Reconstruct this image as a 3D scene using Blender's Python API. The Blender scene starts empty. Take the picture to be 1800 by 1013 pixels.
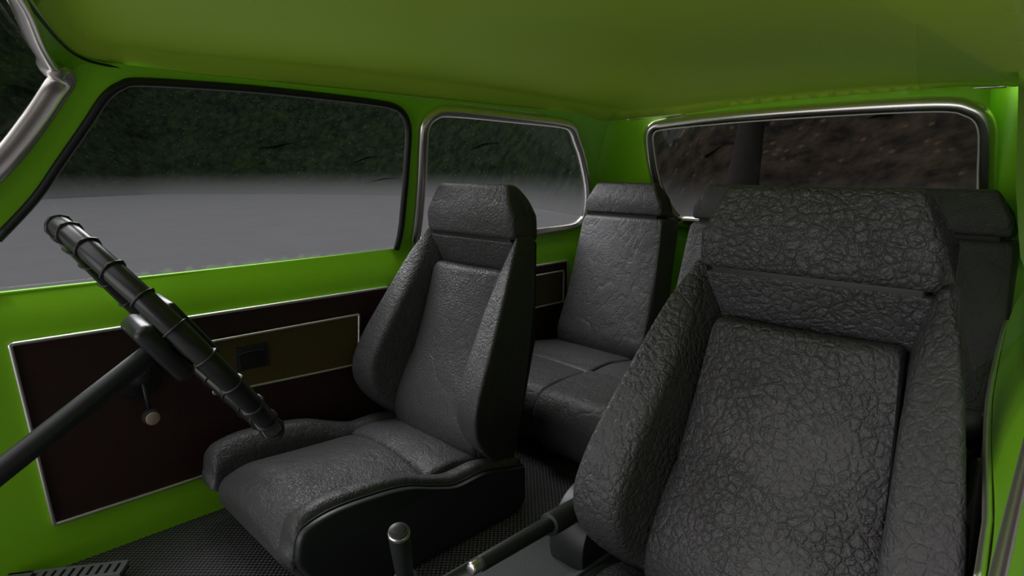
import bpy, bmesh, math, random
import numpy as np
from mathutils import Vector, Matrix, geometry
random.seed(4)
S = bpy.context.scene
COL = S.collection
PI = math.pi

# ------------------------------------------------------------------ materials
def newmat(name):
    m = bpy.data.materials.new(name); m.use_nodes = True
    nt = m.node_tree; b = nt.nodes['Principled BSDF']
    return m, nt, b
def simple(name, col, rough=.5, metal=0., spec=.5, noise=0., nscale=40., bump=0., coat=0.):
    m, nt, b = newmat(name)
    b.inputs['Base Color'].default_value = (*col, 1)
    b.inputs['Roughness'].default_value = rough
    b.inputs['Metallic'].default_value = metal
    b.inputs['Specular IOR Level'].default_value = spec
    b.inputs['Coat Weight'].default_value = coat
    b.inputs['Coat Roughness'].default_value = .15
    if noise or bump:
        tc = nt.nodes.new('ShaderNodeTexCoord')
        n = nt.nodes.new('ShaderNodeTexNoise'); n.inputs['Scale'].default_value = nscale; n.inputs['Detail'].default_value = 4
        nt.links.new(tc.outputs['Object'], n.inputs['Vector'])
        if noise:
            mx = nt.nodes.new('ShaderNodeMix'); mx.data_type = 'RGBA'
            mx.inputs[6].default_value = (*[c*(1-noise) for c in col], 1)
            mx.inputs[7].default_value = (*[min(1, c*(1+noise)) for c in col], 1)
            nt.links.new(n.outputs['Fac'], mx.inputs[0]); nt.links.new(mx.outputs[2], b.inputs['Base Color'])
        if bump:
            bp = nt.nodes.new('ShaderNodeBump'); bp.inputs['Strength'].default_value = bump; bp.inputs['Distance'].default_value = .002
            nt.links.new(n.outputs['Fac'], bp.inputs['Height']); nt.links.new(bp.outputs['Normal'], b.inputs['Normal'])
    return m

def leather(name, cell, cellamt, wrinkle, base=.060, rough=.46, fine=260., crease=5., depth=.0011):
    """dark grained leather: pebbled cells, long creases and a fine grain, all as bump"""
    m, nt, b = newmat(name)
    N, L = nt.nodes.new, nt.links.new
    tc = N('ShaderNodeTexCoord')
    def tex(kind, scale, src, **kw):
        n = N(kind); n.inputs['Scale'].default_value = scale
        for k, v in kw.items():
            if k in n.inputs: n.inputs[k].default_value = v
            else: setattr(n, k, v)
        L(src, n.inputs['Vector']); return n
    def warp(src, scale, amt, detail=2):
        n = tex('ShaderNodeTexNoise', scale, src, Detail=detail)
        a = N('ShaderNodeVectorMath'); a.operation = 'MULTIPLY_ADD'; a.inputs[1].default_value = (amt, amt, amt)
        L(n.outputs['Color'], a.inputs[0]); L(src, a.inputs[2]); return a.outputs[0]
    def rng(src, a, b_, c=0., d=1.):
        r = N('ShaderNodeMapRange'); r.interpolation_type = 'SMOOTHSTEP'
        for k, v in zip(('From Min', 'From Max', 'To Min', 'To Max'), (a, b_, c, d)): r.inputs[k].default_value = v
        L(src, r.inputs['Value']); return r.outputs[0]
    def op(o, x, y):
        n = N('ShaderNodeMath'); n.operation = o
        for k, v in enumerate((x, y)):
            if isinstance(v, (int, float)): n.inputs[k].default_value = v
            else: L(v, n.inputs[k])
        return n.outputs[0]
    P0 = tc.outputs['Object']
    P1 = warp(warp(P0, 12, .030), 95, .0075)
    v = tex('ShaderNodeTexVoronoi', cell, P1, feature='DISTANCE_TO_EDGE')
    cells = op('ADD', op('MULTIPLY', rng(v.outputs['Distance'], 0, .16), .55), op('MULTIPLY', rng(v.outputs['Distance'], 0, .55), .55))
    v2 = tex('ShaderNodeTexVoronoi', cell*2.1, P1, feature='DISTANCE_TO_EDGE')
    cells = op('ADD', cells, op('MULTIPLY', rng(v2.outputs['Distance'], 0, .3), .30))
    patch = tex('ShaderNodeTexNoise', 6, P0, Detail=2)
    cells = op('MULTIPLY', cells, rng(patch.outputs['Fac'], .35, .62, .35*cellamt, cellamt))
    # long soft creases: valleys of warped noise, two layers
    s_ = cells
    for sc, amt, off in ((crease, wrinkle*.5, 0.), (crease*2.6, wrinkle*.45, 3.), (crease*5, wrinkle*.35, 7.)):
        mp = N('ShaderNodeMapping'); mp.inputs['Location'].default_value = (off, off, 0); mp.inputs['Rotation'].default_value = (.5, .4, .6); mp.inputs['Scale'].default_value = (1, 1, .62)
        L(warp(P0, 18, .03), mp.inputs['Vector'])
        n = tex('ShaderNodeTexNoise', sc, mp.outputs[0], Detail=1.5)
        a = op('ABSOLUTE', op('SUBTRACT', n.outputs['Fac'], .5), 0)
        s_ = op('ADD', s_, op('MULTIPLY', rng(a, 0, .05), amt))
    lump = tex('ShaderNodeTexNoise', 30, P1, Detail=5, Roughness=.6)
    s_ = op('ADD', s_, op('MULTIPLY', lump.outputs['Fac'], 2.0))
    gr = tex('ShaderNodeTexNoise', fine, P1, Detail=3)
    s_ = op('ADD', s_, op('MULTIPLY', gr.outputs['Fac'], .6))
    bp = N('ShaderNodeBump'); bp.inputs['Strength'].default_value = 1.; bp.inputs['Distance'].default_value = depth
    L(s_, bp.inputs['Height']); L(bp.outputs['Normal'], b.inputs['Normal'])
    b.inputs['Base Color'].default_value = (base*1.02, base*.95, base*1.03, 1)
    b.inputs['Roughness'].default_value = rough
    b.inputs['Specular IOR Level'].default_value = .45
    return m

def weave_mat():
    m, nt, b = newmat('floor_weave'); N, L = nt.nodes.new, nt.links.new
    tc = N('ShaderNodeTexCoord'); mp = N('ShaderNodeMapping'); mp.inputs['Rotation'].default_value = (0, 0, 0); L(tc.outputs['Object'], mp.inputs['Vector'])
    sp = N('ShaderNodeSeparateXYZ'); L(mp.outputs[0], sp.inputs[0])
    outs = []
    for ax in (0, 1):
        k = N('ShaderNodeMath'); k.operation = 'MULTIPLY'; k.inputs[1].default_value = 2*PI/.0125; L(sp.outputs[ax], k.inputs[0])
        sn = N('ShaderNodeMath'); sn.operation = 'SINE'; L(k.outputs[0], sn.inputs[0]); outs.append(sn)
    p = N('ShaderNodeMath'); p.operation = 'MULTIPLY'; L(outs[0].outputs[0], p.inputs[0]); L(outs[1].outputs[0], p.inputs[1])
    r = N('ShaderNodeMapRange'); r.inputs['From Min'].default_value = -.5; r.inputs['From Max'].default_value = .5; L(p.outputs[0], r.inputs['Value'])
    mx = N('ShaderNodeMix'); mx.data_type = 'RGBA'; mx.inputs[6].default_value = (.009, .009, .01, 1); mx.inputs[7].default_value = (.115, .115, .12, 1)
    L(r.outputs[0], mx.inputs[0]); L(mx.outputs[2], b.inputs['Base Color'])
    bp = N('ShaderNodeBump'); bp.inputs['Distance'].default_value = .003; L(r.outputs[0], bp.inputs['Height']); L(bp.outputs['Normal'], b.inputs['Normal'])
    b.inputs['Roughness'].default_value = .6
    return m

def glass_mat(name, tint=(.8, .82, .82), refl=.05):
    m = bpy.data.materials.new(name); m.use_nodes = True; nt = m.node_tree; nt.nodes.clear()
    N, L = nt.nodes.new, nt.links.new
    o = N('ShaderNodeOutputMaterial'); t = N('ShaderNodeBsdfTransparent'); t.inputs[0].default_value = (*tint, 1)
    g = N('ShaderNodeBsdfGlossy'); g.inputs['Roughness'].default_value = .02; g.inputs['Color'].default_value = (.9, .95, .9, 1)
    mx = N('ShaderNodeMixShader'); mx.inputs[0].default_value = refl
    L(t.outputs[0], mx.inputs[1]); L(g.outputs[0], mx.inputs[2]); L(mx.outputs[0], o.inputs['Surface'])
    return m

def bank_mat():
    m, nt, b = newmat('leafy_bank'); N, L = nt.nodes.new, nt.links.new
    tc = N('ShaderNodeTexCoord'); sp = N('ShaderNodeSeparateXYZ'); L(tc.outputs['Object'], sp.inputs[0])
    n1 = N('ShaderNodeTexNoise'); n1.inputs['Scale'].default_value = .5; n1.inputs['Detail'].default_value = 5; L(tc.outputs['Object'], n1.inputs['Vector'])
    n2 = N('ShaderNodeTexNoise'); n2.inputs['Scale'].default_value = 2.6; n2.inputs['Detail'].default_value = 6; n2.inputs['Roughness'].default_value = .7; L(tc.outputs['Object'], n2.inputs['Vector'])
    earth = N('ShaderNodeValToRGB'); L(n2.outputs['Fac'], earth.inputs[0])
    e = earth.color_ramp.elements; e[0].position = .36; e[0].color = (.010, .008, .007, 1); e[1].position = .66; e[1].color = (.055, .040, .029, 1)
    vl = N('ShaderNodeTexVoronoi'); vl.inputs['Scale'].default_value = 5.5; vl.inputs['Randomness'].default_value = 1; L(tc.outputs['Object'], vl.inputs['Vector'])
    lv = N('ShaderNodeMapRange'); lv.interpolation_type = 'SMOOTHSTEP'; lv.inputs['From Min'].default_value = .34; lv.inputs['From Max'].default_value = .12; L(vl.outputs['Distance'], lv.inputs['Value'])
    sc_ = N('ShaderNodeSeparateColor'); L(vl.outputs['Color'], sc_.inputs[0])
    tk = N('ShaderNodeMath'); tk.operation = 'GREATER_THAN'; tk.inputs[1].default_value = .72; L(sc_.outputs[0], tk.inputs[0])
    ml = N('ShaderNodeMath'); ml.operation = 'MULTIPLY'; L(lv.outputs[0], ml.inputs[0]); L(tk.outputs[0], ml.inputs[1])
    leaf = N('ShaderNodeValToRGB'); L(n2.outputs['Fac'], leaf.inputs[0])
    e = leaf.color_ramp.elements; e[0].position = .38; e[0].color = (.004, .008, .005, 1); e[1].position = .72; e[1].color = (.026, .05, .016, 1)
    # green foliage grows on the western side and in patches elsewhere
    gx = N('ShaderNodeMapRange'); gx.inputs['From Min'].default_value = -4; gx.inputs['From Max'].default_value = -14; L(sp.outputs[0], gx.inputs['Value'])
    ad = N('ShaderNodeMath'); ad.operation = 'ADD'; L(gx.outputs[0], ad.inputs[0]); L(n1.outputs['Fac'], ad.inputs[1])
    th = N('ShaderNodeMapRange'); th.interpolation_type = 'SMOOTHSTEP'; th.inputs['From Min'].default_value = .6; th.inputs['From Max'].default_value = 1.1; L(ad.outputs[0], th.inputs['Value'])
    mx = N('ShaderNodeMix'); mx.data_type = 'RGBA'; L(th.outputs[0], mx.inputs[0]); L(earth.outputs[0], mx.inputs[6]); L(leaf.outputs[0], mx.inputs[7])
    sp2 = N('ShaderNodeMix'); sp2.data_type = 'RGBA'; L(ml.outputs[0], sp2.inputs[0]); L(mx.outputs[2], sp2.inputs[6])
    lc = N('ShaderNodeMix'); lc.data_type = 'RGBA'; lc.inputs[6].default_value = (.085, .062, .04, 1); lc.inputs[7].default_value = (.05, .09, .03, 1); L(th.outputs[0], lc.inputs[0]); L(lc.outputs[2], sp2.inputs[7]); mx = sp2
    # gravel verge at the foot
    gz = N('ShaderNodeMapRange'); gz.interpolation_type = 'SMOOTHSTEP'; gz.inputs['From Min'].default_value = -.42; gz.inputs['From Max'].default_value = .75; L(sp.outputs[2], gz.inputs['Value'])
    mg = N('ShaderNodeMix'); mg.data_type = 'RGBA'; mg.inputs[6].default_value = (.22, .216, .225, 1); L(gz.outputs[0], mg.inputs[0]); L(mx.outputs[2], mg.inputs[7])
    L(mg.outputs[2], b.inputs['Base Color']); b.inputs['Roughness'].default_value = .95; b.inputs['Specular IOR Level'].default_value = .1
    return m

M = dict(
    green=simple('green_paint', (.30, .73, .018), .38, spec=.4, coat=.1),
    liner=simple('green_headliner', (.58, .88, .075), .6, spec=.2, noise=.03, nscale=3),
    chrome=simple('chrome', (.80, .75, .72), .24, metal=1),
    chromethin=simple('chrome_trim', (.92, .88, .84), .34, metal=1),
    rubber=simple('black_rubber', (.008, .008, .009), .5),
    plastic=simple('black_plastic', (.020, .022, .023), .42, bump=.15, nscale=400),
    shell=simple('seat_shell_plastic', (.017, .020, .020), .4),
    wheelp=simple('wheel_plastic', (.022, .023, .024), .33),
    wheelring=simple('wheel_ring', (.03, .03, .032), .3),
    board=simple('dark_red_board', (.030, .0075, .007), .6, noise=.3, nscale=60, bump=.2),
    pocket=simple('olive_brown_vinyl', (.085, .055, .011), .55, noise=.15, nscale=120, bump=.2),
    tan=simple('tan_plastic', (.42, .33, .26), .5),
    tunnel=simple('tunnel_vinyl', (.06, .062, .065), .6, noise=.15, nscale=300, bump=.3),
    greyp=simple('grey_plastic', (.13, .132, .135), .5),
    asphalt=simple('asphalt', (.24, .236, .25), .9, spec=.2, noise=.10, nscale=1.5),
    bark=simple('bark', (.020, .017, .014), .9, noise=.4, nscale=8),
    leather_a=leather('leather_front', 105, 1.1, 1.0),
    leather_p=leather('leather_cracked', 62, 1.9, .5, fine=200, depth=.00125, rough=.42),
    leather_d=leather('leather_fine', 120, .8, 1.1, rough=.42),
    leather_r=leather('leather_creased', 130, .45, 1.4, crease=4),
    floor=weave_mat(), bank=bank_mat(),
    glass=glass_mat('side_glass'), glassr=glass_mat('rear_glass', (.66, .68, .66), .04),
    glassq=glass_mat('quarter_glass', (.90, .95, .90), .03),
)

# ------------------------------------------------------------------ helpers
def link(name, V, F, mat, parent=None, smooth=True):
    me = bpy.data.meshes.new(name); me.from_pydata([tuple(v) for v in V], [], F); me.update()
    bm = bmesh.new(); bm.from_mesh(me); bmesh.ops.remove_doubles(bm, verts=bm.verts, dist=1e-6)
    bmesh.ops.recalc_face_normals(bm, faces=bm.faces); bm.to_mesh(me); bm.free()
    if smooth:
        for p in me.polygons: p.use_smooth = True
    me.materials.append(mat)
    o = bpy.data.objects.new(name, me); COL.objects.link(o)
    if parent: o.parent = parent
    return o
def sharp(o, ang=35):
    me = o.data; bm = bmesh.new(); bm.from_mesh(me)
    for e in bm.edges:
        if len(e.link_faces) == 2 and e.calc_face_angle(0) > math.radians(ang): e.smooth = False
    bm.to_mesh(me); bm.free(); return o
def thing(name, label, cat, loc=(0, 0, 0), group=None):
    o = bpy.data.objects.new(name, None); o.location = loc; COL.objects.link(o); o.empty_display_size = .05
    o['label'] = label; o['category'] = cat
    if group: o['group'] = group
    return o
def tag(o, label, cat, group=None):
    o['label'] = label; o['category'] = cat
    if group: o['group'] = group
    return o
def struct(o, label=None):
    o['kind'] = 'structure'
    if label: o['label'] = label
    return o
def copy_tree(o, parent=None):
    c = o.copy(); COL.objects.link(c); c.parent = parent
    for ch in [x for x in bpy.data.objects if x.parent == o]: copy_tree(ch, c)
    return c
class MB:
    def __init__(s): s.V = []; s.F = []
    def add(s, V, F):
        n = len(s.V); s.V += [tuple(v) for v in V]; s.F += [tuple(i+n for i in f) for f in F]; return s
    def box(s, c, d, rot=None, bev=0.):
        x, y, z = [k/2 for k in d]; c = Vector(c)
        bm = bmesh.new(); bmesh.ops.create_cube(bm, size=1)
        for v in bm.verts: v.co = Vector((v.co.x*d[0], v.co.y*d[1], v.co.z*d[2]))
        if bev: bmesh.ops.bevel(bm, geom=bm.edges[:], offset=bev, segments=3, affect='EDGES', profile=.5)
        if rot is not None: bmesh.ops.transform(bm, matrix=rot.to_4x4(), verts=bm.verts)
        bm.verts.ensure_lookup_table(); bm.verts.index_update()
        s.add([v.co+c for v in bm.verts], [[v.index for v in f.verts] for f in bm.faces]); bm.free(); return s
    def build(s, name, mat, parent=None, smooth=True): return link(name, s.V, s.F, mat, parent, smooth)
def loft(rings, caps=True, closed=True):
    V = []; F = []; n = len(rings[0])
    for r in rings: V += list(r)
    for i in range(len(rings)-1):
        for j in range(n if closed else n-1):
            k = (j+1) % n
            F.append((i*n+j, i*n+k, (i+1)*n+k, (i+1)*n+j))
    if caps: F.append(tuple(range(n))); F.append(tuple(range((len(rings)-1)*n, len(rings)*n)))
    return V, F
def rpoly(pts, r, seg=4):
    """polygon with rounded corners; r is one radius or one per corner"""
    n = len(pts); out = []
    for i in range(n):
        a, b, c = [np.array(pts[(i+k) % n], float) for k in (-1, 0, 1)]
        rr = r[i] if hasattr(r, '__len__') else r
        da, dc = a-b, c-b; la, lc = np.linalg.norm(da), np.linalg.norm(dc)
        t = min(rr, la*.45, lc*.45)
        p, q = b+da/la*t, b+dc/lc*t
        for k in range(seg+1):
            u = k/seg; out.append((1-u)**2*p+2*u*(1-u)*b+u*u*q)
    return out
def sweep(path, w, h, normal=None, closed=False, seg=10, square=False):
    """tube of elliptical section (w across, h along the normal) along a 3-D path"""
    P = [Vector(p) for p in path]; n = len(P); rings = []
    for i, p in enumerate(P):
        if closed: t = (P[(i+1) % n]-P[i-1])
        else: t = P[min(i+1, n-1)]-P[max(i-1, 0)]
        t.normalize()
        nn = Vector(normal(p)) if callable(normal) else Vector(normal or (0, 0, 1))
        s = t.cross(nn)
        if s.length < 1e-4: s = t.cross(Vector((1, .3, 0)))
        s.normalize(); nn = s.cross(t).normalized()
        ring = []
        for k in range(seg):
            a = 2*PI*(k+.5)/seg; ca, sa = math.cos(a), math.sin(a)
            if square: ca = math.copysign(abs(ca)**.35, ca); sa = math.copysign(abs(sa)**.35, sa)
            ring.append(p+s*(w*ca)+nn*(h*sa))
        rings.append(ring)
    if closed: rings.append(rings[0])
    return loft(rings, caps=not closed)
def smooth_path(pts, n=8, closed=False):
    """Catmull-Rom through the points"""
    P = [np.array(p, float) for p in pts]; m = len(P); out = []
    rng = range(m) if closed else range(m-1)
    for i in rng:
        p1, p2 = P[i], P[(i+1) % m]
        p0 = P[i-1] if (closed or i > 0) else 2*p1-p2
        p3 = P[(i+2) % m] if (closed or i+2 < m) else 2*p2-p1
        for k in range(n):
            t = k/n
            out.append(.5*((2*p1)+(-p0+p2)*t+(2*p0-5*p1+4*p2-p3)*t*t+(-p0+3*p1-3*p2+p3)*t**3))
    if not closed: out.append(P[-1])
    return out
def cyl(p0, p1, r0, r1=None, seg=24, bev=.12):
    p0, p1 = Vector(p0), Vector(p1); r1 = r0 if r1 is None else r1
    ax = (p1-p0); L = ax.length; ax.normalize(); a = ax.orthogonal().normalized(); b = ax.cross(a)
    e = min(r0, r1)*bev; rings = []
    for t, r in ((0, r0-e), (e*.35, r0-e*.3), (e, r0), (L-e, r1), (L-e*.35, r1-e*.3), (L, r1-e)):
        rings.append([p0+ax*t+(a*math.cos(2*PI*k/seg)+b*math.sin(2*PI*k/seg))*r for k in range(seg)])
    return loft(rings)
def tab(T, z):
    T = sorted(T); zs = [t[0] for t in T]
    return [float(np.interp(z, zs, [t[k] for t in T])) for k in range(1, len(T[0]))]
def smtab(T, z, w=.02):
    return list(np.mean([tab(T, z+d) for d in (-w, -w/2, 0, w/2, w)], axis=0))

# ------------------------------------------------------------------ the body shell
CX = -.82                                     # centre line of the cabin
def dz(z, lean):                              # inward offset of the body side at height z
    if z < .482: return 0.
    if z < .582: return -.030*((z-.482)/.1)**2
    return -.014+lean*(z-.582)+.014*min(1, (z-.582)/.2)-.016*max(0, 1-(z-.582)/.06)
def left_plan(s): return Vector((-1.487, s)), Vector((1, 0)), .28
def left_pt(y, z, off=0.):
    p, n, l = left_plan(y); d = dz(z, l)+off
    return Vector((p.x+n.x*d, p.y+n.y*d, z))
# rear plan: from the left wall at y 1.82 round the corner, across and round to the right wall
RB = 2.105; RR = .27; R2 = .12; XR = -.182
RIGHT = [(.30, -.040), (.44, -.042), (.55, -.046), (.7, -.058), (.9, -.090), (1.12, -.120), (1.4, -.148), (1.7, -.176), (2.0, -.182)]
def rear_plan(s):
    # s: 0..A left arc, A..B straight, B.. right arc
    A = RR*PI/2; x0, x1 = -1.487+RR, XR-R2; B = A+(x1-x0)
    if s < A:
        a = s/RR; c = Vector((x0, RB-RR)); n = Vector((math.cos(a), -math.sin(a))); p = c-n*RR
    elif s < B:
        p = Vector((x0+s-A, RB)); n = Vector((0, -1))
    else:
        a = (s-B)/R2; c = Vector((x1, RB-R2)); n = Vector((-math.sin(a), -math.cos(a))); p = c-n*R2
    l = .28+.07*min(1, s/A) if s < B else .35-.25*min(1, (s-B)/(R2*PI/2))
    return p, n, l
SEND = (RR+R2)*PI/2+(XR-R2+1.487-RR)
def rear_pt(s, z, off=0.):
    p, n, l = rear_plan(s); d = dz(z, l)+off
    return Vector((p.x+n.x*d, p.y+n.y*d, z))
def s_of_x(x): return RR*PI/2+(x+1.487-RR)
def right_x(y): return float(np.interp(y, [a for a, b in RIGHT], [b for a, b in RIGHT]))
def right_pt(y, z, off=0.):
    xs = np.mean([right_x(y+d) for d in (-.06, -.03, 0, .03, .06)])
    return Vector((xs-dz(z, .10)-off+(.02*max(0, (.3-z)/.3)), y, z))

def sheet(name, outline, holes, fn, mat, step=.03, thick=.012):
    """wall sheet triangulated in its own (s, z) plane with window openings, then bent onto the body"""
    pts = []; edges = []
    def loop(L):
        # densify
        out = []
        for i in range(len(L)):
            a = Vector(L[i]); b = Vector(L[(i+1) % len(L)]); n = max(1, int((b-a).length/step))
            out += [a.lerp(b, k/n) for k in range(n)]
        n0 = len(pts); pts.extend(out); m = len(out)
        edges.extend((n0+k, n0+(k+1) % m) for k in range(m))
        return out
    def inside(p, L):
        c = False; n = len(L)
        for i in range(n):
            a, b = L[i], L[(i+1) % n]
            if (a[1] > p[1]) != (b[1] > p[1]) and p[0] < (b[0]-a[0])*(p[1]-a[1])/(b[1]-a[1])+a[0]: c = not c
        return c
    loop(outline)
    for h in holes: loop(h)
    x0, x1 = min(p[0] for p in outline), max(p[0] for p in outline); z0, z1 = min(p[1] for p in outline), max(p[1] for p in outline)
    bd = np.array([tuple(p) for p in pts])
    x = x0+step/2
    while x < x1:
        z = z0+step/2
        while z < z1:
            if inside((x, z), outline) and not any(inside((x, z), h) for h in holes) and np.min(np.hypot(bd[:, 0]-x, bd[:, 1]-z)) > step*.45:
                pts.append(Vector((x, z)))
            z += step
        x += step
    v, e, f, *_ = geometry.delaunay_2d_cdt([Vector((p[0], p[1])) for p in pts], edges, [], 0, 1e-6)
    F = []
    for t in f:
        c = sum((v[i] for i in t), Vector((0, 0)))/len(t)
        if inside(c, outline) and not any(inside(c, h) for h in holes): F.append(tuple(t))
    V = [fn(p[0], p[1]) for p in v]
    o = link(name, V, F, mat)
    return o

door_open = [(.105, .583), (.118, .694), (.178, .765), (.222, .832), (.266, .899), (.290, .938), (.306, .958), (.325, .972), (.353, .981), (.47, .985), (.593, .986), (.75, .983), (.87, .979), (.925, .974), (.955, .962), (.975, .940), (.986, .905), (.992, .82), (.999, .735), (1.012, .590)]
door_open = door_open[1:]
door_loop = [(.108, .583), (.105, .66)]+door_open
q_loop = [(1.066, .618), (1.058, .69), (1.049, .766), (1.037, .87), (1.033, .926), (1.042, .948), (1.062, .963), (1.096, .972), (1.22, .972), (1.36, .969), (1.50, .966), (1.584, .963), (1.625, .956), (1.652, .940), (1.68, .91), (1.72, .868), (1.77, .80), (1.817, .727), (1.84, .66), (1.835, .62), (1.80, .602), (1.70, .598), (1.50, .596), (1.20, .598), (1.09, .603)]
A_front = [(-.15, .582), (-.05, .655), (.04, .728), (.135, .825), (.189, .901), (.225, .957), (.236, .976), (.25, 1.0), (.30, 1.012)]
wl_outline = [(-.15, 0), (1.835, 0), (1.835, 1.0), (1.5, 1.0), (.9, 1.004), (.45, 1.006)]+A_front[::-1]
wl = sheet('wall_left', wl_outline, [door_loop, q_loop], left_pt, M['green'])
struct(wl, 'lime green painted left body side with two window openings')

rw = [(-1.245, .628), (-1.29, .70), (-1.325, .79), (-1.350, .885), (-1.359, .930), (-1.352, .950), (-1.33, .962), (-1.268, .970), (-1.0, .980), (-.728, .984), (-.5, .983), (-.385, .978), (-.345, .965), (-.318, .945), (-.303, .90), (-.293, .766), (-.290, .66), (-.305, .632), (-.36, .622), (-.8, .620), (-1.2, .620)]
def rx(x, z):     # world x of the leaned face -> s (the face leans straight forward, so x is unchanged on the flat part)
    return s_of_x(x)
r_loop = [(rx(x, z), z) for x, z in rw]
wb = sheet('wall_back', [(0, 0), (SEND, 0), (SEND, 1.012), (s_of_x(-.3), 1.02), (s_of_x(-.8), 1.018), (s_of_x(-1.2), 1.006), (RR*.8, 1.0), (0, 1.0)], [r_loop], rear_pt, M['green'])
struct(wb, 'lime green painted rear body with the back window opening')
def right_z(y): return .60 if y < 1.70 else .60
wr = sheet('wall_right', [(.3, 0), (1.985, 0), (1.985, 1.012), (1.60, 1.008), (1.60, .80), (1.60, .64), (1.58, .60), (.3, .60)], [], right_pt, M['green'])
struct(wr, 'lime green painted right body side below its open window')

# floor
fl = MB(); fl.add([(-1.56, -.2, 0), (-.0, -.2, 0), (-.0, 2.15, 0), (-1.56, 2.15, 0)], [(0, 1, 2, 3)])
flo = fl.build('floor', M['floor'], smooth=False); struct(flo, 'black woven rubber floor covering')

# roof
roof_loop = [(-1.371, .317, 1.007), (-1.372, .413, 1.000), (-1.374, .52, .997), (-1.374, .78, 1.0), (-1.374, 1.13, .996), (-1.376, 1.50, .987), (-1.376, 1.74, .982), (-1.362, 1.84, .984), (-1.315, 1.915, .990), (-1.22, 1.950, .997),
             (-1.0, 1.960, 1.005), (-.727, 1.963, 1.011), (-.48, 1.963, 1.014), (-.355, 1.960, 1.014), (-.255, 1.935, 1.010), (-.205, 1.80, 1.006), (-.175, 1.45, 1.004), (-.125, .9, 1.004), (-.095, .5, 1.012),
             (-.12, .32, 1.025), (-.25, .20, 1.055), (-.45, .145, 1.080), (-.82, .115, 1.09), (-1.04, .135, 1.082), (-1.19, .176, 1.062), (-1.30, .226, 1.030), (-1.35, .265, 1.013)]
RL = smooth_path(roof_loop, 5, closed=True)
RLn = np.array(RL)
def in_loop(x, y):
    c = False; n = len(RL)
    for i in range(n):
        a, b = RL[i], RL[(i+1) % n]
        if (a[1] > y) != (b[1] > y) and x < (b[0]-a[0])*(y-a[1])/(b[1]-a[1])+a[0]: c = not c
    return c
pts = [Vector((p[0], p[1])) for p in RL]; edges = [(i, (i+1) % len(RL)) for i in range(len(RL))]; zz = [p[2] for p in RL]
def roof_z(x, y):
    d = np.hypot(RLn[:, 0]-x, RLn[:, 1]-y); w = 1/(d+1e-4)**3
    zb = float((RLn[:, 2]*w).sum()/w.sum())
    u = (x-CX+.02)/.60; v = (y-1.04)/.95
    f = max(0, 1-abs(u)**3.2)*max(0, 1-abs(v)**4)
    dm = d.min()
    return zb*0+1.0+(.088)*f**.8+max(0, zb-1.0)*math.exp(-dm/.12)+(zb-1.0 if zb < 1 else 0)*math.exp(-dm/.08)
for i in range(70):
    for j in range(96):
        x, y = -1.40+i*.02, .1+j*.02
        if in_loop(x, y) and np.min(np.hypot(RLn[:, 0]-x, RLn[:, 1]-y)) > .010: pts.append(Vector((x, y)))
v, e, f, *_ = geometry.delaunay_2d_cdt(pts, edges, [], 1, 1e-6)
nb = len(RL)
V = []
for i, p in enumerate(v):
    d = np.hypot(RLn[:, 0]-p[0], RLn[:, 1]-p[1]); k = int(d.argmin())
    V.append((p[0], p[1], RL[k][2] if d[k] < .002 else roof_z(p[0], p[1])))
roof = link('ceiling', V, [tuple(t) for t in f], M['liner']); struct(roof, 'lime green headliner of the car roof')
so = roof.modifiers.new('thickness', 'SOLIDIFY'); so.thickness = .012; so.offset = 1

# windscreen frame path (left pillar, header) and the green header between it and the headliner
ws = [left_pt(y, z) for y, z in ((-.15, .582), (-.05, .655), (.04, .728), (.135, .828), (.189, .901), (.222, .953))]
ws += [Vector(p) for p in ((-1.376, .236, .978), (-1.340, .214, .994), (-1.25, .184, 1.0185), (-1.12, .152, 1.047), (-.95, .105, 1.066), (-.82, .095, 1.07), (-.62, .105, 1.066), (-.45, .125, 1.055))]
wsp = smooth_path(ws, 6)
hdr_front = smooth_path([(-1.376, .236, .978), (-1.340, .214, .994), (-1.25, .184, 1.0185), (-1.12, .152, 1.047), (-.95, .105, 1.066), (-.82, .095, 1.07), (-.62, .105, 1.066), (-.45, .125, 1.055)], 6)
hdr_back = smooth_path([(-1.366, .32, 1.009), (-1.35, .268, 1.0135), (-1.30, .228, 1.032), (-1.19, .180, 1.064), (-1.04, .138, 1.084), (-.82, .118, 1.092), (-.62, .125, 1.088), (-.45, .148, 1.082)], 6)
V, F = [], []
n = len(hdr_front)
for j in range(5):
    t = j/4
    for a, b in zip(hdr_front, hdr_back):
        p = a*(1-t)+b*t; p = p+np.array([-.25, -.4, .6])*.012*math.sin(PI*t); V.append(p)
for j in range(4):
    for i in range(n-1): F.append((j*n+i, j*n+i+1, (j+1)*n+i+1, (j+1)*n+i))
hd = link('trim_1', V, F, M['green']); struct(hd, 'green roof header above the windscreen')
wf = MB(); wf.add(*sweep(wsp, .021, .010, normal=lambda p: Vector((1, -.55, -.15)) if p.x < -1.33 else Vector((.25, -1, -.55)), seg=14))
win4 = wf.build('window_frame', M['chrome'])
# windscreen glass, wrapped round the front
V, F = [], []
rows = 8; cols = 30
for j in range(rows+1):
    t = j/rows
    for i in range(cols+1):
        u = .5*i/cols; x = -1.47+.09*t+(1.30-.24*t)*u
        yl = -.15+.386*t**1.0; bow = .14*math.sin(PI*u)**.8
        z = .585+.39*t+.093*t*math.sin(PI*u)**.7
        V.append((x, yl-bow, z))
for j in range(rows):
    for i in range(cols): F.append((j*(cols+1)+i, j*(cols+1)+i+1, (j+1)*(cols+1)+i+1, (j+1)*(cols+1)+i))
w4 = link('window_4', V, F, M['glass']); struct(w4, 'windscreen pane in a chrome frame'); win4.parent = w4

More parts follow.
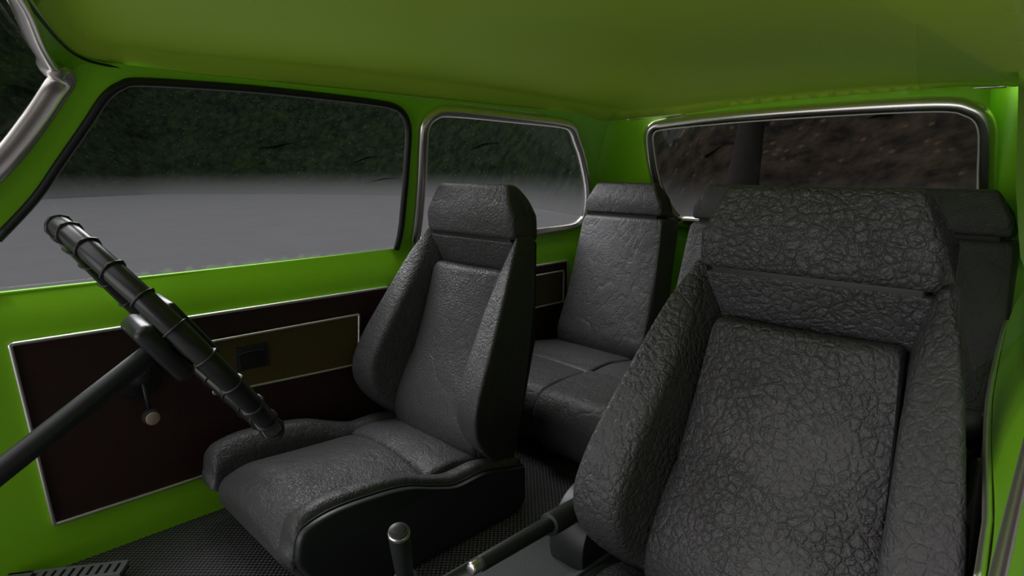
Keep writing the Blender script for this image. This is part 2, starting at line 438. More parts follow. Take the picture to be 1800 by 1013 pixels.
# ------------------------------------------------------------------ windows
def pane(name, loop, fn, mat, off, step=.015):
    o = sheet(name, loop, [], lambda s, z: fn(s, z, off), mat, step)
    return o
def frame_path(loop, fn, off=0.): return [fn(s, z, off) for s, z in loop]
def dens(loop, n=3, closed=True):
    return [tuple(p) for p in smooth_path(loop, n, closed)]
w1 = pane('window_1', door_loop, left_pt, M['glass'], -.006); struct(w1, 'left door window glass in a black rubber seal')
gp = dens(door_open, 4, False)
g = MB(); g.add(*sweep(frame_path(gp, left_pt, .004), .0085, .009, normal=(1, 0, 0), seg=12)); g.build('window_frame', M['rubber'], w1)
w2 = pane('window_2', q_loop, left_pt, M['glass'], -.006); struct(w2, 'left rear quarter window glass in a chrome frame')
g = MB(); g.add(*sweep(frame_path(dens(q_loop, 3), left_pt, .004), .0165, .014, normal=(1, 0, 0), closed=True, seg=14)); g.build('window_frame', M['chrome'], w2)
w3 = pane('window_3', r_loop, rear_pt, M['glassr'], -.006); struct(w3, 'wide back window glass in a chrome frame')
g = MB(); g.add(*sweep(frame_path(dens(r_loop, 3), rear_pt, .004), .0215, .018, normal=(0, -1, 0), closed=True, seg=14)); g.build('window_frame', M['chrome'], w3)
# right rear quarter pane (the door window in front of it is wound down)
V = []; F = []
for j in range(7):
    z = .60+.37*j/6; x = -.105-.28*(z-.653)
    for i in range(7):
        y0 = .727+.055*max(0, (z-.89))/.08
        V.append((x, y0+(1.58-y0)*i/6, z))
for j in range(6):
    for i in range(6): F.append((j*7+i, j*7+i+1, (j+1)*7+i+1, (j+1)*7+i))
w5 = link('window_5', V, F, M['glassq']); struct(w5, 'frameless right rear side window glass')
# sill lips, roof edge trims
g = MB(); g.add(*sweep([left_pt(y, .584, -.002) for y in np.linspace(-.1, 1.008, 30)], .0045, .004, normal=(1, 0, 0), seg=8))
struct(g.build('trim_2', M['green']), 'thin raised lip under the left door window')
edge = [RL[i] for i in range(len(RL))]
def edge_trim(name, idx, lab, r=.004, dzz=-.001, mat='chromethin'):
    P = [Vector(edge[i % len(edge)])+Vector((0, 0, dzz)) for i in idx]
    m = len(P); rings = []
    g = MB(); V, F = sweep(P, r, r*.8, normal=(0, 0, 1), seg=8); g.add(V, F)
    return struct(g.build(name, M[mat]), lab)
edge_trim('trim_3', range(12, 26), 'brownish chrome strip at the left edge of the headliner', .0035)
edge_trim('trim_4', range(38, 48), 'chrome strip at the back left corner of the headliner', .0035, 0)
edge_trim('trim_5', range(62, 70), 'chrome strip at the back right edge of the headliner', .005, 0)
sm = MB(); sm.add(*sweep([Vector(edge[i % len(edge)])+Vector((.001, -.001, -.002)) for i in range(118, len(edge)+2)], .0022, .0022, normal=(0, 0, 1), seg=6))  # black strip stands in for the shade in the headliner gap
struct(sm.build('trim_7', M['rubber']), 'thin black strip drawn in for the shaded gap at the front left edge of the headliner')
# belt trims on the right
g = MB(); g.add(*sweep([Vector((-.0285-.0486*(y-.396), y, .604)) for y in np.linspace(.32, .66, 12)], .0055, .004, normal=(1, 0, 0), seg=10))
struct(g.build('trim_6', M['chromethin']), 'chrome belt strip along the right window sill')

# ------------------------------------------------------------------ door and quarter trim panels
def quad_board(name, C, fn, mat, parent, th=.006, off=0.):
    # C: four (s, z) corners, filled on a grid
    n = 14; V = []; F = []
    c = [np.array(p) for p in C]
    for side in (0, 1):
        for j in range(n+1):
            for i in range(n+1):
                u, w = i/n, j/n
                p = (c[0]*(1-u)+c[1]*u)*(1-w)+(c[3]*(1-u)+c[2]*u)*w
                V.append(fn(p[0], p[1], off+(th if side == 0 else -.001)))
    m = (n+1)**2
    for side in (0, 1):
        for j in range(n):
            for i in range(n):
                a = side*m+j*(n+1)+i; F.append((a, a+1, a+n+2, a+n+1))
    for i in range(n):
        for a, b in (((i), (i+1)), (n*(n+1)+i, n*(n+1)+i+1), (i*(n+1), (i+1)*(n+1)), (i*(n+1)+n, (i+1)*(n+1)+n)): F.append((a, b, b+m, a+m))
    return sharp(link(name, V, F, mat, parent), 40)
def trim_loop(name, C, fn, w, h, off, mat, parent, nrm):
    P = []
    for i in range(4):
        a, b = np.array(C[i]), np.array(C[(i+1) % 4]); L = np.linalg.norm(b-a); r = .006/L
        for t in [r*.3, r]+list(np.linspace(r*2, 1-r*2, 12))+[1-r, 1-r*.3]:
            p = a*(1-t)+b*t; P.append(fn(p[0], p[1], off))
    g = MB(); g.add(*sweep(P, w, h, normal=nrm, closed=True, seg=8)); return g.build(name, mat, parent)
BP = (-1.487, .5, 0)
def local(fn, base):
    b = Vector(base); return lambda s, z, off=0.: fn(s, z, off)-b
dp = thing('door_panel', 'dark red trim panel on the green left door, with window crank and olive pocket', 'door panel', BP)
lf = local(left_pt, BP)
C = [(.137, .103), (.985, .103), (.959, .486), (.113, .491)]
quad_board('board', C, lf, M['board'], dp)
o = trim_loop('trim_strip', C, lf, .0045, .005, .007, M['chromethin'], dp, (1, 0, 0)); o['label'] = 'thin chrome strip framing the panel'
C2 = [(.464, .300), (.848, .286), (.856, .426), (.467, .427)]
pk = quad_board('pocket_panel', C2, lf, M['pocket'], dp, .016)
trim_loop('trim_strip', C2, lf, .0034, .004, .017, M['chromethin'], pk, (1, 0, 0))
b0 = Vector(BP)
latch = MB(); latch.box(Vector((-1.4715, .560, .370))-b0, (.005, .080, .060), bev=.0015); latch = latch.build('latch_plate', M['plastic'], dp); sharp(latch)
g = MB(); g.box(Vector((-1.4692, .560, .366))-b0, (.002, .064, .044), bev=.0008); sharp(g.build('latch_recess', M['rubber'], latch))
g = MB(); g.add(*sweep([Vector((-1.4655, y, .384+.002*math.sin((y-.53)/.06*PI)))-b0 for y in np.linspace(.528, .592, 10)], .0022, .0022, normal=(1, 0, 0), seg=8)); g.add(*cyl(Vector((-1.469, .531, .351))-b0, Vector((-1.4665, .531, .351))-b0, .003)); g.build('latch_lever', M['plastic'], latch)
# window crank
ck = MB(); ck.add(*cyl(Vector((-1.482, .318, .374))-b0, Vector((-1.472, .318, .374))-b0, .046, .043, 40, .06)); crank = ck.build('window_crank', M['rubber'], dp); sharp(crank)
g = MB(); g.add(*cyl(Vector((-1.472, .318, .382))-b0, Vector((-1.452, .318, .382))-b0, .024, .019, 32, .2)); g.add(*cyl(Vector((-1.454, .318, .382))-b0, Vector((-1.443, .318, .382))-b0, .014, .013, 32, .2)); sharp(g.build('crank_hub', M['plastic'], crank))
g = MB(); g.add(*sweep([Vector((-1.449, .319, .376))-b0, Vector((-1.445, .321, .34))-b0, Vector((-1.440, .323, .305))-b0], .0045, .003, normal=(1, 0, 0), seg=10)); g.build('crank_arm', M['plastic'], crank)
g = MB(); g.add(*cyl(Vector((-1.444, .323, .296))-b0, Vector((-1.424, .323, .296))-b0, .0175, .017, 32, .15)); sharp(g.build('crank_knob', M['plastic'], crank))
g = MB(); g.add(*cyl(Vector((-1.425, .323, .296))-b0, Vector((-1.421, .323, .296))-b0, .0145, .0135, 32, .15)); k = g.build('knob_cap', M['tan'], crank); k['label'] = 'pale tan disc on the crank knob'; sharp(k)

QP = (-1.487, 1.4, 0)
qp = thing('quarter_panel', 'dark red trim panel on the left wall beside the rear seats', 'side panel', QP)
lq = local(left_pt, QP)
C = [(1.08, .10), (1.76, .10), (1.745, .479), (1.08, .481)]
quad_board('board', C, lq, M['board'], qp)
trim_loop('trim_strip', C, lq, .0045, .005, .007, M['chromethin'], qp, (1, 0, 0))
C2 = [(1.15, .335), (1.712, .330), (1.712, .447), (1.15, .447)]
pk = quad_board('pocket_panel', C2, lq, M['pocket'], qp, .016)
trim_loop('trim_strip', C2, lq, .0034, .004, .017, M['chromethin'], pk, (1, 0, 0))
# right side panels
def rp(s, z, off=0.): return right_pt(s, z, off)
RPb = (-.1, 1.3, 0)
r1 = thing('quarter_panel', 'dark trim panel with chrome edge on the right wall near the seat back', 'side panel', RPb)
rr = local(rp, RPb)
C = [(.60, .10), (1.72, .10), (1.72, .482), (.60, .482)]
quad_board('board', C, rr, M['board'], r1, .004)
trim_loop('trim_strip', C, rr, .0045, .0045, .005, M['chromethin'], r1, (1, 0, 0))
kb = MB(); kb.add(*cyl((-.185, 1.25, .378), (-.150, 1.25, .388), .036, .030, 28, .2)); kb.add(*cyl((-.152, 1.25, .400), (-.140, 1.25, .425), .018, .014, 20, .2))
kb.V = [(a+.018, b, c) for a, b, c in kb.V]
tag(sharp(kb.build('belt_reel', M['plastic'])), 'small dark grey round belt reel on the right wall behind the nearest seat', 'belt reel')

# ------------------------------------------------------------------ seats
def end_round(r, n=4):
    """(inset along the axis, shrink) pairs for a quarter-round end"""
    return [(r*(1-math.sin(a)), r*(1-math.cos(a))) for a in [PI/2*k/n for k in range(n)]][::1]
def loft_x(prof, hw, r, mat, name, parent, crown=0., topz=None, n=14, x0=0., skew=None):
    """section given in (y, z), lofted from -hw to hw; hw may depend on z; the ends are rounded with radius r"""
    P = np.array(prof); c = P.mean(0)
    ext = max(P[:, 0].max()-P[:, 0].min(), P[:, 1].max()-P[:, 1].min())/2
    h = hw if callable(hw) else (lambda y, z: hw)
    T = []
    for k in range(6): a = PI/2*k/5; T.append((-1, r*(1-math.sin(a)), r*(1-math.cos(a))))     # t, inset, shrink
    T = [(-1, r*(1-math.sin(PI/2*k/5)), r*(1-math.cos(PI/2*(1-k/5)))*1.0) for k in range(6)]
    rings = []
    def ring(t, axial, shrink):
        out = []
        for y, z in P:
            d = np.array([y, z])-c; L = np.linalg.norm(d); q = c+d*(1-shrink/max(L, 1e-6)) if L > shrink else c
            w = h(y, z)
            x = math.copysign(max(w-axial, 0), t) if abs(t) == 1 else t*(w-r)
            zz = q[1]+(crown*(1-(x/max(w, 1e-6))**2) if (topz is not None and z > topz) else 0)
            yy = q[0]+(skew(x) if skew else 0)
            out.append((x0+x, yy, zz))
        return out
    q = 5
    for k in range(q+1):
        a = PI/2*k/q; rings.append(ring(-1, r*(1-math.sin(a)), r*(1-math.sin(PI/2-a))*1.0 if False else r*(1-math.sin(a))**0*(1-math.sin(PI/2*k/q))*1.0))
    # proper quarter circle: axial inset r(1-cos b), shrink r(1-sin b)
    rings = []
    for k in range(q+1):
        b = PI/2*k/q; rings.append(ring(-1, r*(1-math.cos(PI/2-b)) if False else r*(1-math.cos(b)), r*(1-math.sin(b))))
    for i in range(1, n): rings.append(ring(-1+2*i/n, 0, 0))
    for k in range(q, -1, -1):
        b = PI/2*k/q; rings.append(ring(1, r*(1-math.cos(b)), r*(1-math.sin(b))))
    return link(name, *loft(rings), mat, parent)

def mirror_verts(V): return [(-a, b, c) for a, b, c in V]
SY = .75     # seat origin (world y of the first seat)
Y = lambda y: y-SY

def front_seat(label, LB, LH, LC):
    t = thing('car_seat', label, 'seat', (-1.199, SY, 0), 'front seats')
    # headrest
    hp = rpoly([(Y(1.018), .652), (Y(1.012), .712), (Y(1.034), .781), (Y(1.066), .779), (Y(1.097), .744), (Y(1.107), .70), (Y(1.107), .640)], [.012, .03, .016, .016, .02, .02, .014], 5)
    hw = lambda y, z: float(np.interp(z, [.64, .705, .785], [.166, .166, .134]))
    loft_x(hp, hw, .013, LH, 'headrest', t, n=16)
    g = MB()
    g.box((0, Y(1.062), .648), (.30, .075, .03), bev=.006); g.build('headrest_base', M['rubber'], t)
    # centre panel
    prof = rpoly([(Y(1.008), .574), (Y(.982), .47), (Y(.945), .36), (Y(.895), .26), (Y(.872), .20), (Y(.872), .14), (Y(.93), .12), (Y(1.045), .572)], [.016, .1, .12, .1, .06, .03, .02, .012], 6)
    cw = lambda y, z: float(np.interp(z, [.12, .2, .57], [.165, .163, .132]))
    loft_x(prof, cw, .012, LC, 'centre_panel', t, n=16, skew=lambda x: .020*(x/.15)**2-.008)
    # upper panel
    V, F = [], []
    prof = rpoly([(Y(1.022), .646), (Y(1.050), .562), (Y(1.09), .56), (Y(1.09), .646)], [.008, .004, .01, .01], 4)
    uw = lambda y, z: float(np.interp(z, [.56, .646], [.137, .158]))
    loft_x(prof, uw, .006, LB, 'upper_panel', t, n=10)
    # bolsters
    RID = [(.10, .190, .955), (.16, .222, .888), (.20, .242, .845), (.25, .255, .815), (.30, .260, .812), (.35, .256, .832), (.40, .249, .860), (.45, .238, .890), (.50, .226, .920), (.54, .217, .944), (.57, .209, .962), (.60, .200, .980), (.62, .192, .992), (.64, .181, 1.010), (.66, .170, 1.03)]
    INN = [(.10, .162, .90), (.20, .163, .905), (.36, .153, .968), (.57, .136, 1.042), (.66, .154, 1.050)]
    REA = [(.10, .190, 1.00), (.38, .194, 1.05), (.52, .186, 1.075), (.66, .168, 1.095)]
    zs = list(np.linspace(.118, .648, 30))
    for sgn in (-1, 1):
        rings = []
        def sec(z, shrink=0.):
            ho, yo = smtab(RID, z); hi, yi = smtab(INN, z); hr, yr = smtab(REA, z)
            hm = hi+(ho-hi)*float(np.interp(z, [.1, .5, .65], [.14, .18, .40])); ym = yo+.010
            p = [(hi-.006, yi+.03), (hi, yi-.005), (hm, ym), (ho, yo), (hr+.004, yr), (hi-.02, yr)]
            q = rpoly(p, [.004, .012, .02, .013, .02, .006], 5)
            q = np.array(q); c = q.mean(0)
            if shrink:
                d = q-c; L = np.linalg.norm(d, axis=1, keepdims=True); q = c+d*np.maximum(0, 1-shrink/L)
            return [(sgn*a, Y(b), z) for a, b in q]
        r = .016
        for k in range(5):
            b = PI/2*k/5; R_ = sec(zs[0]-r*math.sin(b)*0+0, r*(1-math.sin(b))); rings.append([(a, b2, zs[0]-r*math.cos(b)) for a, b2, _ in R_])
        for z in zs: rings.append(sec(z))
        r = .010
        for k in range(4, -1, -1):
            b = PI/2*k/5; R_ = sec(zs[-1], r*(1-math.sin(b))); rings.append([(a, b2, zs[-1]+r*math.cos(b)) for a, b2, _ in R_])
        link('backrest_bolster', *loft(rings), LB, t)
    # rear shell of the backrest
    prof = rpoly([(Y(.975), .10), (Y(1.012), .20), (Y(1.055), .40), (Y(1.085), .64), (Y(1.102), .645), (Y(1.075), .40), (Y(1.03), .20), (Y(1.0), .09)], .006, 3)
    loft_x(prof, lambda y, z: float(np.interp(z, [.1, .4, .65], [.18, .188, .165])), .008, M['shell'], 'back_shell', t, n=8)
    # seat cushion
    prof = rpoly([(Y(.752), .142), (Y(.60), .150), (Y(.480), .158), (Y(.424), .138), (Y(.410), .10), (Y(.455), .035), (Y(.75), .035)], [.02, .1, .06, .05, .04, .03, .02], 6)
    loft_x(prof, .168, .020, LC, 'seat_cushion', t, crown=.032, topz=.10, n=18)
    prof = rpoly([(Y(.975), .128), (Y(.90), .146), (Y(.80), .160), (Y(.748), .150), (Y(.75), .05), (Y(.975), .05)], [.02, .06, .05, .02, .02, .02], 6)
    loft_x(prof, .167, .014, LC, 'rear_cushion', t, crown=.014, topz=.09, n=14)
    # side rolls and shells
    top = [(.412, .150), (.420, .190), (.440, .206), (.50, .215), (.60, .208), (.66, .196), (.71, .176), (.77, .155), (.81, .153), (.86, .154), (.93, .138), (.99, .122)]
    tp = [tuple(p) for p in smooth_path(top, 4)]
    for sgn in (-1, 1):
        rings = []
        for i, (y, z) in enumerate(tp):
            k = min(1, i/8); zb = float(np.interp(y, [.412, .50], [.118, .05])); zb = min(zb, z-.03)
            q = rpoly([(.158, zb), (.164, z-.018-.008*k), (.182, z+.003), (.216, z+.004), (.2255, z-.012), (.224, zb)], [.004, .014, .016, .014, .006, .004], 4)
            rings.append([(sgn*a, Y(y), b) for a, b in q])
        first = rings[0]; c = np.mean(np.array(first), 0)
        rings.insert(0, [tuple(c+(np.array(p)-c)*.9+np.array([0, -.006, 0])) for p in first])
        link('side_roll', *loft(rings), LC, t)
        # shell: outline in (y, z), extruded across x
        outl = [(y, z-.011) for y, z in tp]+[(.992, .03), (.975, .006), (.52, .006), (.49, .012), (.435, .09), (.416, .125)]
        o2 = [np.array(p) for p in outl]
        c = np.mean(o2, 0)
        def ring(x, s): return [(sgn*x, Y(p[0]-(p[0]-c[0])*s*.6), p[1]-(p[1]-c[1])*s*2.2*.6) for p in o2]
        rings = [ring(.2235, .0), ring(.2245, -.004), ring(.230, -.003), ring(.236, .008), ring(.240, .028), ring(.2415, .06)]
        sh = sharp(link('side_shell', *loft(rings), M['shell'], t), 60)
        P = [Vector((sgn*.2262, Y(y), z-.0095)) for y, z in tp]
        g = MB(); g.add(*sweep(P, .0022, .0022, normal=(1, 0, 0), seg=8)); g.build('piping', M['plastic'], sh)
    for sx in (-.15, .15): MB().box((sx, 0, .022), (.03, .42, .03), bev=.004).build('seat_rail', M['plastic'], t)
    return t
dseat = front_seat('black leather front seat behind the steering wheel, beside the dark red door panel', M['leather_a'], M['leather_d'], M['leather_d'])
pseat = front_seat('nearest and largest black leather front seat, with deeply cracked grain', M['leather_p'], M['leather_p'], M['leather_p'])
pseat.location = (-.329, SY-.107, .012)

def rear_seat(label, cx, c0, c1, fy, fz):
    t = thing('rear_seat', label, 'seat', (cx, 1.5, 0), 'rear seats')
    YY = lambda y: y-1.5
    hp = rpoly([(YY(1.757), .664), (YY(1.755), .71), (YY(1.775), .770), (YY(1.80), .768), (YY(1.83), .735), (YY(1.835), .655)], [.01, .03, .014, .014, .02, .012], 5)
    loft_x(hp, lambda y, z: float(np.interp(z, [.655, .70, .77], [.160, .157, .122])), .012, M['leather_r'], 'headrest', t, n=14)
    g = MB(); g.box((0, YY(1.795), .656), (.28, .06, .03), bev=.006); g.build('headrest_base', M['rubber'], t)
    prof = rpoly([(YY(1.752), .654), (YY(1.705), .46), (YY(1.655), .32), (YY(1.622), .235), (YY(1.64), .17), (YY(1.75), .17), (YY(1.86), .654)], [.014, .1, .12, .06, .03, .03, .02], 6)
    loft_x(prof, lambda y, z: float(np.interp(z, [.17, .4, .655], [.182, .180, .164])), .014, M['leather_r'], 'backrest', t, n=16, skew=lambda x: .010*(x/.17)**2)
    m = (c0+c1)/2-cx; hw = (c1-c0)/2-.001
    prof = rpoly([(YY(1.405), .222+fz), (YY(1.30), .226+fz), (YY(1.20+fy), .216+fz), (YY(1.165+fy), .17+fz), (YY(1.170+fy), .11), (YY(1.215+fy), .035), (YY(1.405), .035)], [.01, .08, .06, .05, .05, .03, .01], 6)
    loft_x(prof, hw, .016, M['leather_r'], 'seat_cushion', t, crown=.006, topz=.1, n=14, x0=m)
    prof = rpoly([(YY(1.70), .196), (YY(1.50), .225), (YY(1.406), .215), (YY(1.406), .05), (YY(1.70), .05)], [.02, .08, .02, .01, .01], 6)
    loft_x(prof, hw, .012, M['leather_r'], 'rear_cushion', t, crown=.004, topz=.1, n=14, x0=m)
    return t
rear_seat('leather rear seat by the left wall and quarter window', -1.256, -1.46, -1.107, .012, -.004)
rear_seat('middle rear seat, showing between the left rear seat and the nearest front seat', -.828, -1.104, -.556, -.012, .004)
rear_seat('rear seat behind the nearest front seat, at the right wall', -.356, -.553, -.19, 0, 0)

# ------------------------------------------------------------------ steering wheel
HUB = Vector((-1.199, .318, .524)); 
nA = Vector((-.08, -.821, -.566)).normalized()
ddir = None
topd = Vector((0, .566, -.821)); topd = (topd-nA*topd.dot(nA)).normalized()      # towards the driver's lap (bottom of the wheel)
nW = (Matrix.Rotation(math.radians(-2.4), 3, topd) @ nA).normalized()
latd = nW.cross(topd).normalized()
sw = thing('steering_wheel', 'black steering wheel with ribbed rim seen edge-on in front of the left seat', 'steering wheel', HUB)
Rw, rt = .250, .0165
def wp(a, rad, k=0.): return latd*(math.cos(a)*rad)+topd*(math.sin(a)*rad)+nW*k
rings = []
for i in range(97):
    a = 2*PI*i/96; c = wp(a, Rw); e = wp(a, 1)
    rings.append([c+(e*math.cos(2*PI*j/16)+nW*math.sin(2*PI*j/16))*rt for j in range(16)])
link('rim', *loft(rings, caps=False), M['wheelp'], sw)
NR = 26
for i in range(NR):
    a0 = 2*PI*(i+.5)/NR; rr_ = []
    for da in (-.0070, -.0050, .0050, .0070):
        a = a0+da; c = wp(a, Rw); e = wp(a, 1); r_ = rt+(.0028 if abs(da) < .006 else .0005)
        ring_ = []
        for j in range(20):
            fj = 2*PI*j/20; lump = .0012*max(0, math.cos(fj*5))**4
            ring_.append(c+(e*math.cos(fj)+nW*math.sin(fj))*(r_+lump))
        rr_.append(ring_)
    link('grip_ring', *loft(rr_), M['wheelring'], sw)
R3 = Matrix((latd, topd, -nW)).transposed()
g = MB(); g.box(nW*.030, (.120, .125, .036), R3, .014); g.box(nW*.004, (.10, .11, .03), R3, .010); g.build('hub', M['wheelp'], sw)
g = MB(); g.box(nW*-.028, (.105, .128, .020), R3, .008); g.build('horn_pad', M['wheelp'], sw)
g = MB(); g.box(nW*-.014, (.10, .105, .014), R3, .004); g.build('hub_spacer', M['rubber'], sw)
for a in (0.12, PI-.12, PI/2):
    P = [wp(a, r_, k) for r_, k in ((.035, .010), (.12, .004), (.19, .0), (.243, 0))]
    g = MB(); g.add(*sweep(P, .016, .005, normal=nW, seg=12, square=True)); g.build('spoke', M['wheelp'], sw)
cdir = Vector((0, -.842, -.539)).normalized()
st = HUB+nW*.04
g = MB(); g.add(*cyl(st, HUB+cdir*.62, .0185, .0195, 28)); tag(g.build('steering_column', M['plastic']), 'long black column running from the steering wheel hub down to the lower left', 'steering column')

# ------------------------------------------------------------------ tunnel, lever, handbrake, pedal plate
tn = MB()
q0 = rpoly([(-.790, 0), (-.780, .112), (-.772, .122), (-.762, .110), (-.625, .110), (-.605, .125), (-.595, 0)], [.0, .006, .006, .012, .02, .01, 0], 4)
tn.add(*loft([[(a, y, b) for a, b in q0] for y in (.05, .5, .9, 1.06)]))
tun = thing('centre_tunnel', 'grey vinyl floor tunnel between the two front seats', 'console', (-.69, .5, 0))
o = tn.build('tunnel_cover', M['tunnel']); o.parent = tun
for vtx in o.data.vertices: vtx.co -= Vector((-.69, .5, 0))
sharp(o, 50)
gl = thing('gear_lever', 'black gear lever with chrome-rimmed round top between the front seats', 'gear lever', (-.735, .487, .115))
def L0(v, b): return Vector(v)-Vector(b)
GB = (-.735, .487, .115)
g = MB(); g.add(*cyl(L0((-.7385, .489, .18), GB), L0((-.7045, .458, .292), GB), .0135, .0165, 28, .05)); g.build('grip', M['plastic'], gl)
g = MB(); g.add(*cyl(L0((-.7050, .4585, .2895), GB), L0((-.7030, .4567, .2968), GB), .0172, .0166, 32, .15)); g.build('cap_ring', M['chrome'], gl)
g = MB(); g.add(*cyl(L0((-.7030, .4567, .2962), GB), L0((-.7023, .4561, .2990), GB), .0150, .0150, 32, .05)); g.add(*cyl(L0((-.7024, .4561, .2988), GB), L0((-.7021, .4558, .2997), GB), .0105, .0100, 32, .05)); g.build('cap', M['wheelring'], gl)
g = MB(); g.add(*cyl(L0((-.7480, .497, .150), GB), L0((-.7395, .490, .182), GB), .027, .022, 28, .2)); g.add(*cyl(L0((-.752, .500, .108), GB), L0((-.7480, .497, .152), GB), .045, .028, 28, .1)); g.build('boot', M['plastic'], gl)

hbz = thing('handbrake', 'long black handbrake lever with a chrome push button beside the nearest seat', 'handbrake', (-.64, .85, .11))
HBb = (-.64, .85, .11)
a, b = Vector((-.612, .519, .250)), Vector((-.632, .715, .228)); d = (b-a).normalized()
g = MB(); g.add(*cyl(L0(a+d*.016, HBb), L0(b+d*.02, HBb), .0115, .0125, 28, .1)); g.build('grip', M['plastic'], hbz)
g = MB(); g.add(*cyl(L0(a-d*.004, HBb), L0(a+d*.018, HBb), .0098, .0100, 28, .3)); g.build('button', M['chrome'], hbz)
g = MB(); g.add(*cyl(L0(b-d*.010, HBb), L0(b+d*.12, HBb), .0195, .020, 28, .1)); sharp(g.build('sleeve', M['plastic'], hbz))
g = MB(); g.add(*cyl(L0((-.690, .870, .140), HBb), L0((-.610, .870, .140), HBb), .098, .098, 48, .04)); sharp(g.build('mounting_drum', M['shell'], hbz))

# ribbed plate at the foot of the door
pp = thing('sill_plate', 'small grey ribbed plate on the floor at the foot of the left door', 'plate', (-1.43, .145, .02))
ang = math.atan2(.206-.093, -1.395+1.468)
u = Vector((math.cos(ang), math.sin(ang), 0)); w = Vector((math.sin(ang), -math.cos(ang), 0))
Rm = Matrix((u, -w, Vector((0, 0, 1)))).transposed()
c0 = Vector((.012, -.002, 0))+w*.018
g = MB(); g.box(c0, (.215, .044, .008), Rm, .001); g.build('base', M['rubber'], pp, smooth=False)
g = MB()
for s_ in (-1, 1): g.box(c0+w*(s_*.019)+Vector((0, 0, .008)), (.215, .007, .010), Rm, .0008)
for i in range(10): g.box(c0+u*(.103-i*.0165)+Vector((0, 0, .008)), (.0108, .036, .0095), Rm, .0008)
g.box(c0-u*.085+Vector((0, 0, .008)), (.045, .044, .010), Rm, .0008)
g.build('ribs', M['greyp'], pp, smooth=False)

# ------------------------------------------------------------------ outside
GZ = -.30
g = MB()
n = 64; V = [(0, 0, GZ)]+[(60*math.cos(2*PI*i/n), 60*math.sin(2*PI*i/n), GZ) for i in range(n)]
g.add(V, [(0, 1+i, 1+(i+1) % n) for i in range(n)])
rd = g.build('ground', M['asphalt'], smooth=False); struct(rd, 'grey asphalt road outside the car')
def foot(th):        # distance of the bank's foot in direction th (degrees, 0 = +x, 90 = +y)
    T = [(-180, 26), (-150, 22), (-120, 16), (-90, 12), (-45, 5), (0, 4.5), (45, 5), (80, 6.5), (100, 8), (118, 10), (130, 15), (145, 26), (165, 32), (180, 26)]
    return float(np.interp(th, [a for a, b in T], [b for a, b in T]))
from mathutils import noise
NT, NRr = 240, 46; V = []; F = []
for i in range(NT):
    th = -180+360*i/NT; f0 = foot(th)
    for j in range(NRr):
        t = j/(NRr-1); rr0 = f0+t*t*14+t*2
        h = 0 if j == 0 else (rr0-f0)*(.55+.55*t)+.02
        if -60 < th < 75: h *= 1.5  # bank raised on the unseen right side to keep light out
        c, s_ = math.cos(math.radians(th)), math.sin(math.radians(th))
        p = Vector((rr0*c, rr0*s_, GZ-.02+h))
        k = noise.fractal(p*.8, 1., 2., 4)*min(1, h)*.55
        V.append((p.x+c*k, p.y+s_*k, p.z+k*.5))
for i in range(NT):
    for j in range(NRr-1):
        a = i*NRr+j; b = ((i+1) % NT)*NRr+j; F.append((a, b, b+1, a+1))
bk = link('wooded_bank', V, F, M['bank']); struct(bk, 'dark leafy bank beyond the road')
def trunk(x, y, r, h, lab, lean):
    rings = []
    for k in range(14):
        t = k/13; rr0 = r*(.62-.15*t+.5*math.exp(-t*14))
        cxx = x+lean*t*h+.05*math.sin(t*7); 
        rings.append([(cxx+math.cos(2*PI*j/16)*rr0*(1+.12*math.sin(j*3+k)), y+math.sin(2*PI*j/16)*rr0, GZ+.4+t*h) for j in range(16)])
    tag(link('tree_trunk', *loft(rings), M['bark']), lab, 'tree')
trunk(-4.4, 9.2, .30, 7, 'grey-brown tree trunk outside, left of the middle of the back window', .06)
trunk(-6.6, 9.6, .26, 7, 'slimmer dark tree trunk outside at the left end of the back window', -.02)

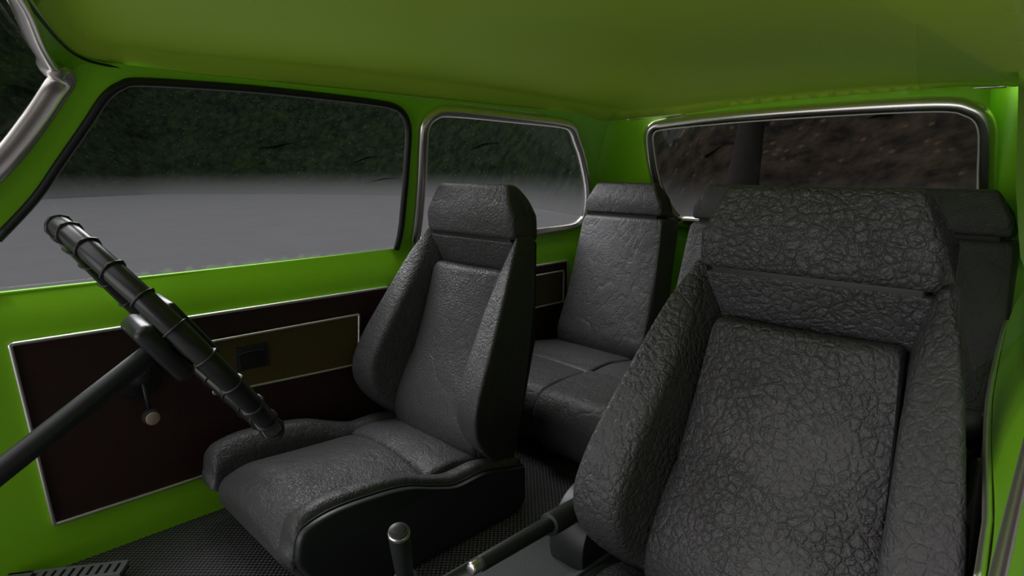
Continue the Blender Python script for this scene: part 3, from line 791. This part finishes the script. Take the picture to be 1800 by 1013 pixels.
# ------------------------------------------------------------------ light
W = bpy.data.worlds.new('World'); S.world = W; W.use_nodes = True
nt = W.node_tree; nt.nodes.clear(); N, L = nt.nodes.new, nt.links.new
o = N('ShaderNodeOutputWorld'); bg = N('ShaderNodeBackground'); tc = N('ShaderNodeTexCoord')
dt = N('ShaderNodeVectorMath'); dt.operation = 'DOT_PRODUCT'; dt.inputs[1].default_value = Vector((-.62, -.50, .60)).normalized(); L(tc.outputs['Generated'], dt.inputs[0])
cr = N('ShaderNodeValToRGB'); L(dt.outputs['Value'], cr.inputs[0])
e = cr.color_ramp.elements; e[0].position = .0; e[0].color = (.10, .11, .09, 1); e[1].position = 1.; e[1].color = (1.0, .97, .98, 1)
e2 = cr.color_ramp.elements.new(.45); e2.color = (.30, .31, .30, 1)
L(cr.outputs[0], bg.inputs['Color']); bg.inputs['Strength'].default_value = 1.95; L(bg.outputs[0], o.inputs['Surface'])

# added area lights that boost the daylight through windscreen and left windows
def area(name, loc, target, sx, sy, power, col):
    l = bpy.data.lights.new(name, 'AREA'); l.shape = 'RECTANGLE'; l.size = sx; l.size_y = sy; l.energy = power; l.color = col
    o = bpy.data.objects.new(name, l); COL.objects.link(o); o.location = loc
    o.rotation_euler = (Vector(target)-Vector(loc)).to_track_quat('-Z', 'Y').to_euler(); return o
area('windscreen_fill', (-1.3, -4.0, .75), (-.9, 1.0, .75), 4.6, 2.6, 84, (1, .98, .97))
area('side_fill', (-2.8, .8, 2.5), (-1.1, .95, .3), 1.5, 3.2, 128, (1, .98, 1))

# ------------------------------------------------------------------ camera
yaw, pitch, roll = math.radians(-45.5), math.radians(-11.02), math.radians(-.12)
fwd = Vector((math.sin(yaw)*math.cos(pitch), math.cos(yaw)*math.cos(pitch), math.sin(pitch)))
r_ = fwd.cross(Vector((0, 0, 1))).normalized(); u_ = r_.cross(fwd)
c, s_ = math.cos(roll), math.sin(roll)
r2, u2 = r_*c+u_*s_, u_*c-r_*s_
cam = bpy.data.cameras.new('camera'); co = bpy.data.objects.new('camera', cam); COL.objects.link(co)
mw = Matrix((r2, u2, -fwd)).transposed().to_4x4(); mw.translation = Vector((0, 0, .82)); co.matrix_world = mw
cam.sensor_fit = 'HORIZONTAL'; cam.sensor_width = 36; cam.lens = 1086/1800*36; cam.clip_start = .01; cam.clip_end = 300
S.camera = co
S.view_settings.view_transform = 'Standard'; S.view_settings.look = 'None'; S.view_settings.gamma = 1; S.view_settings.exposure = 0
S.view_settings.use_curve_mapping = False
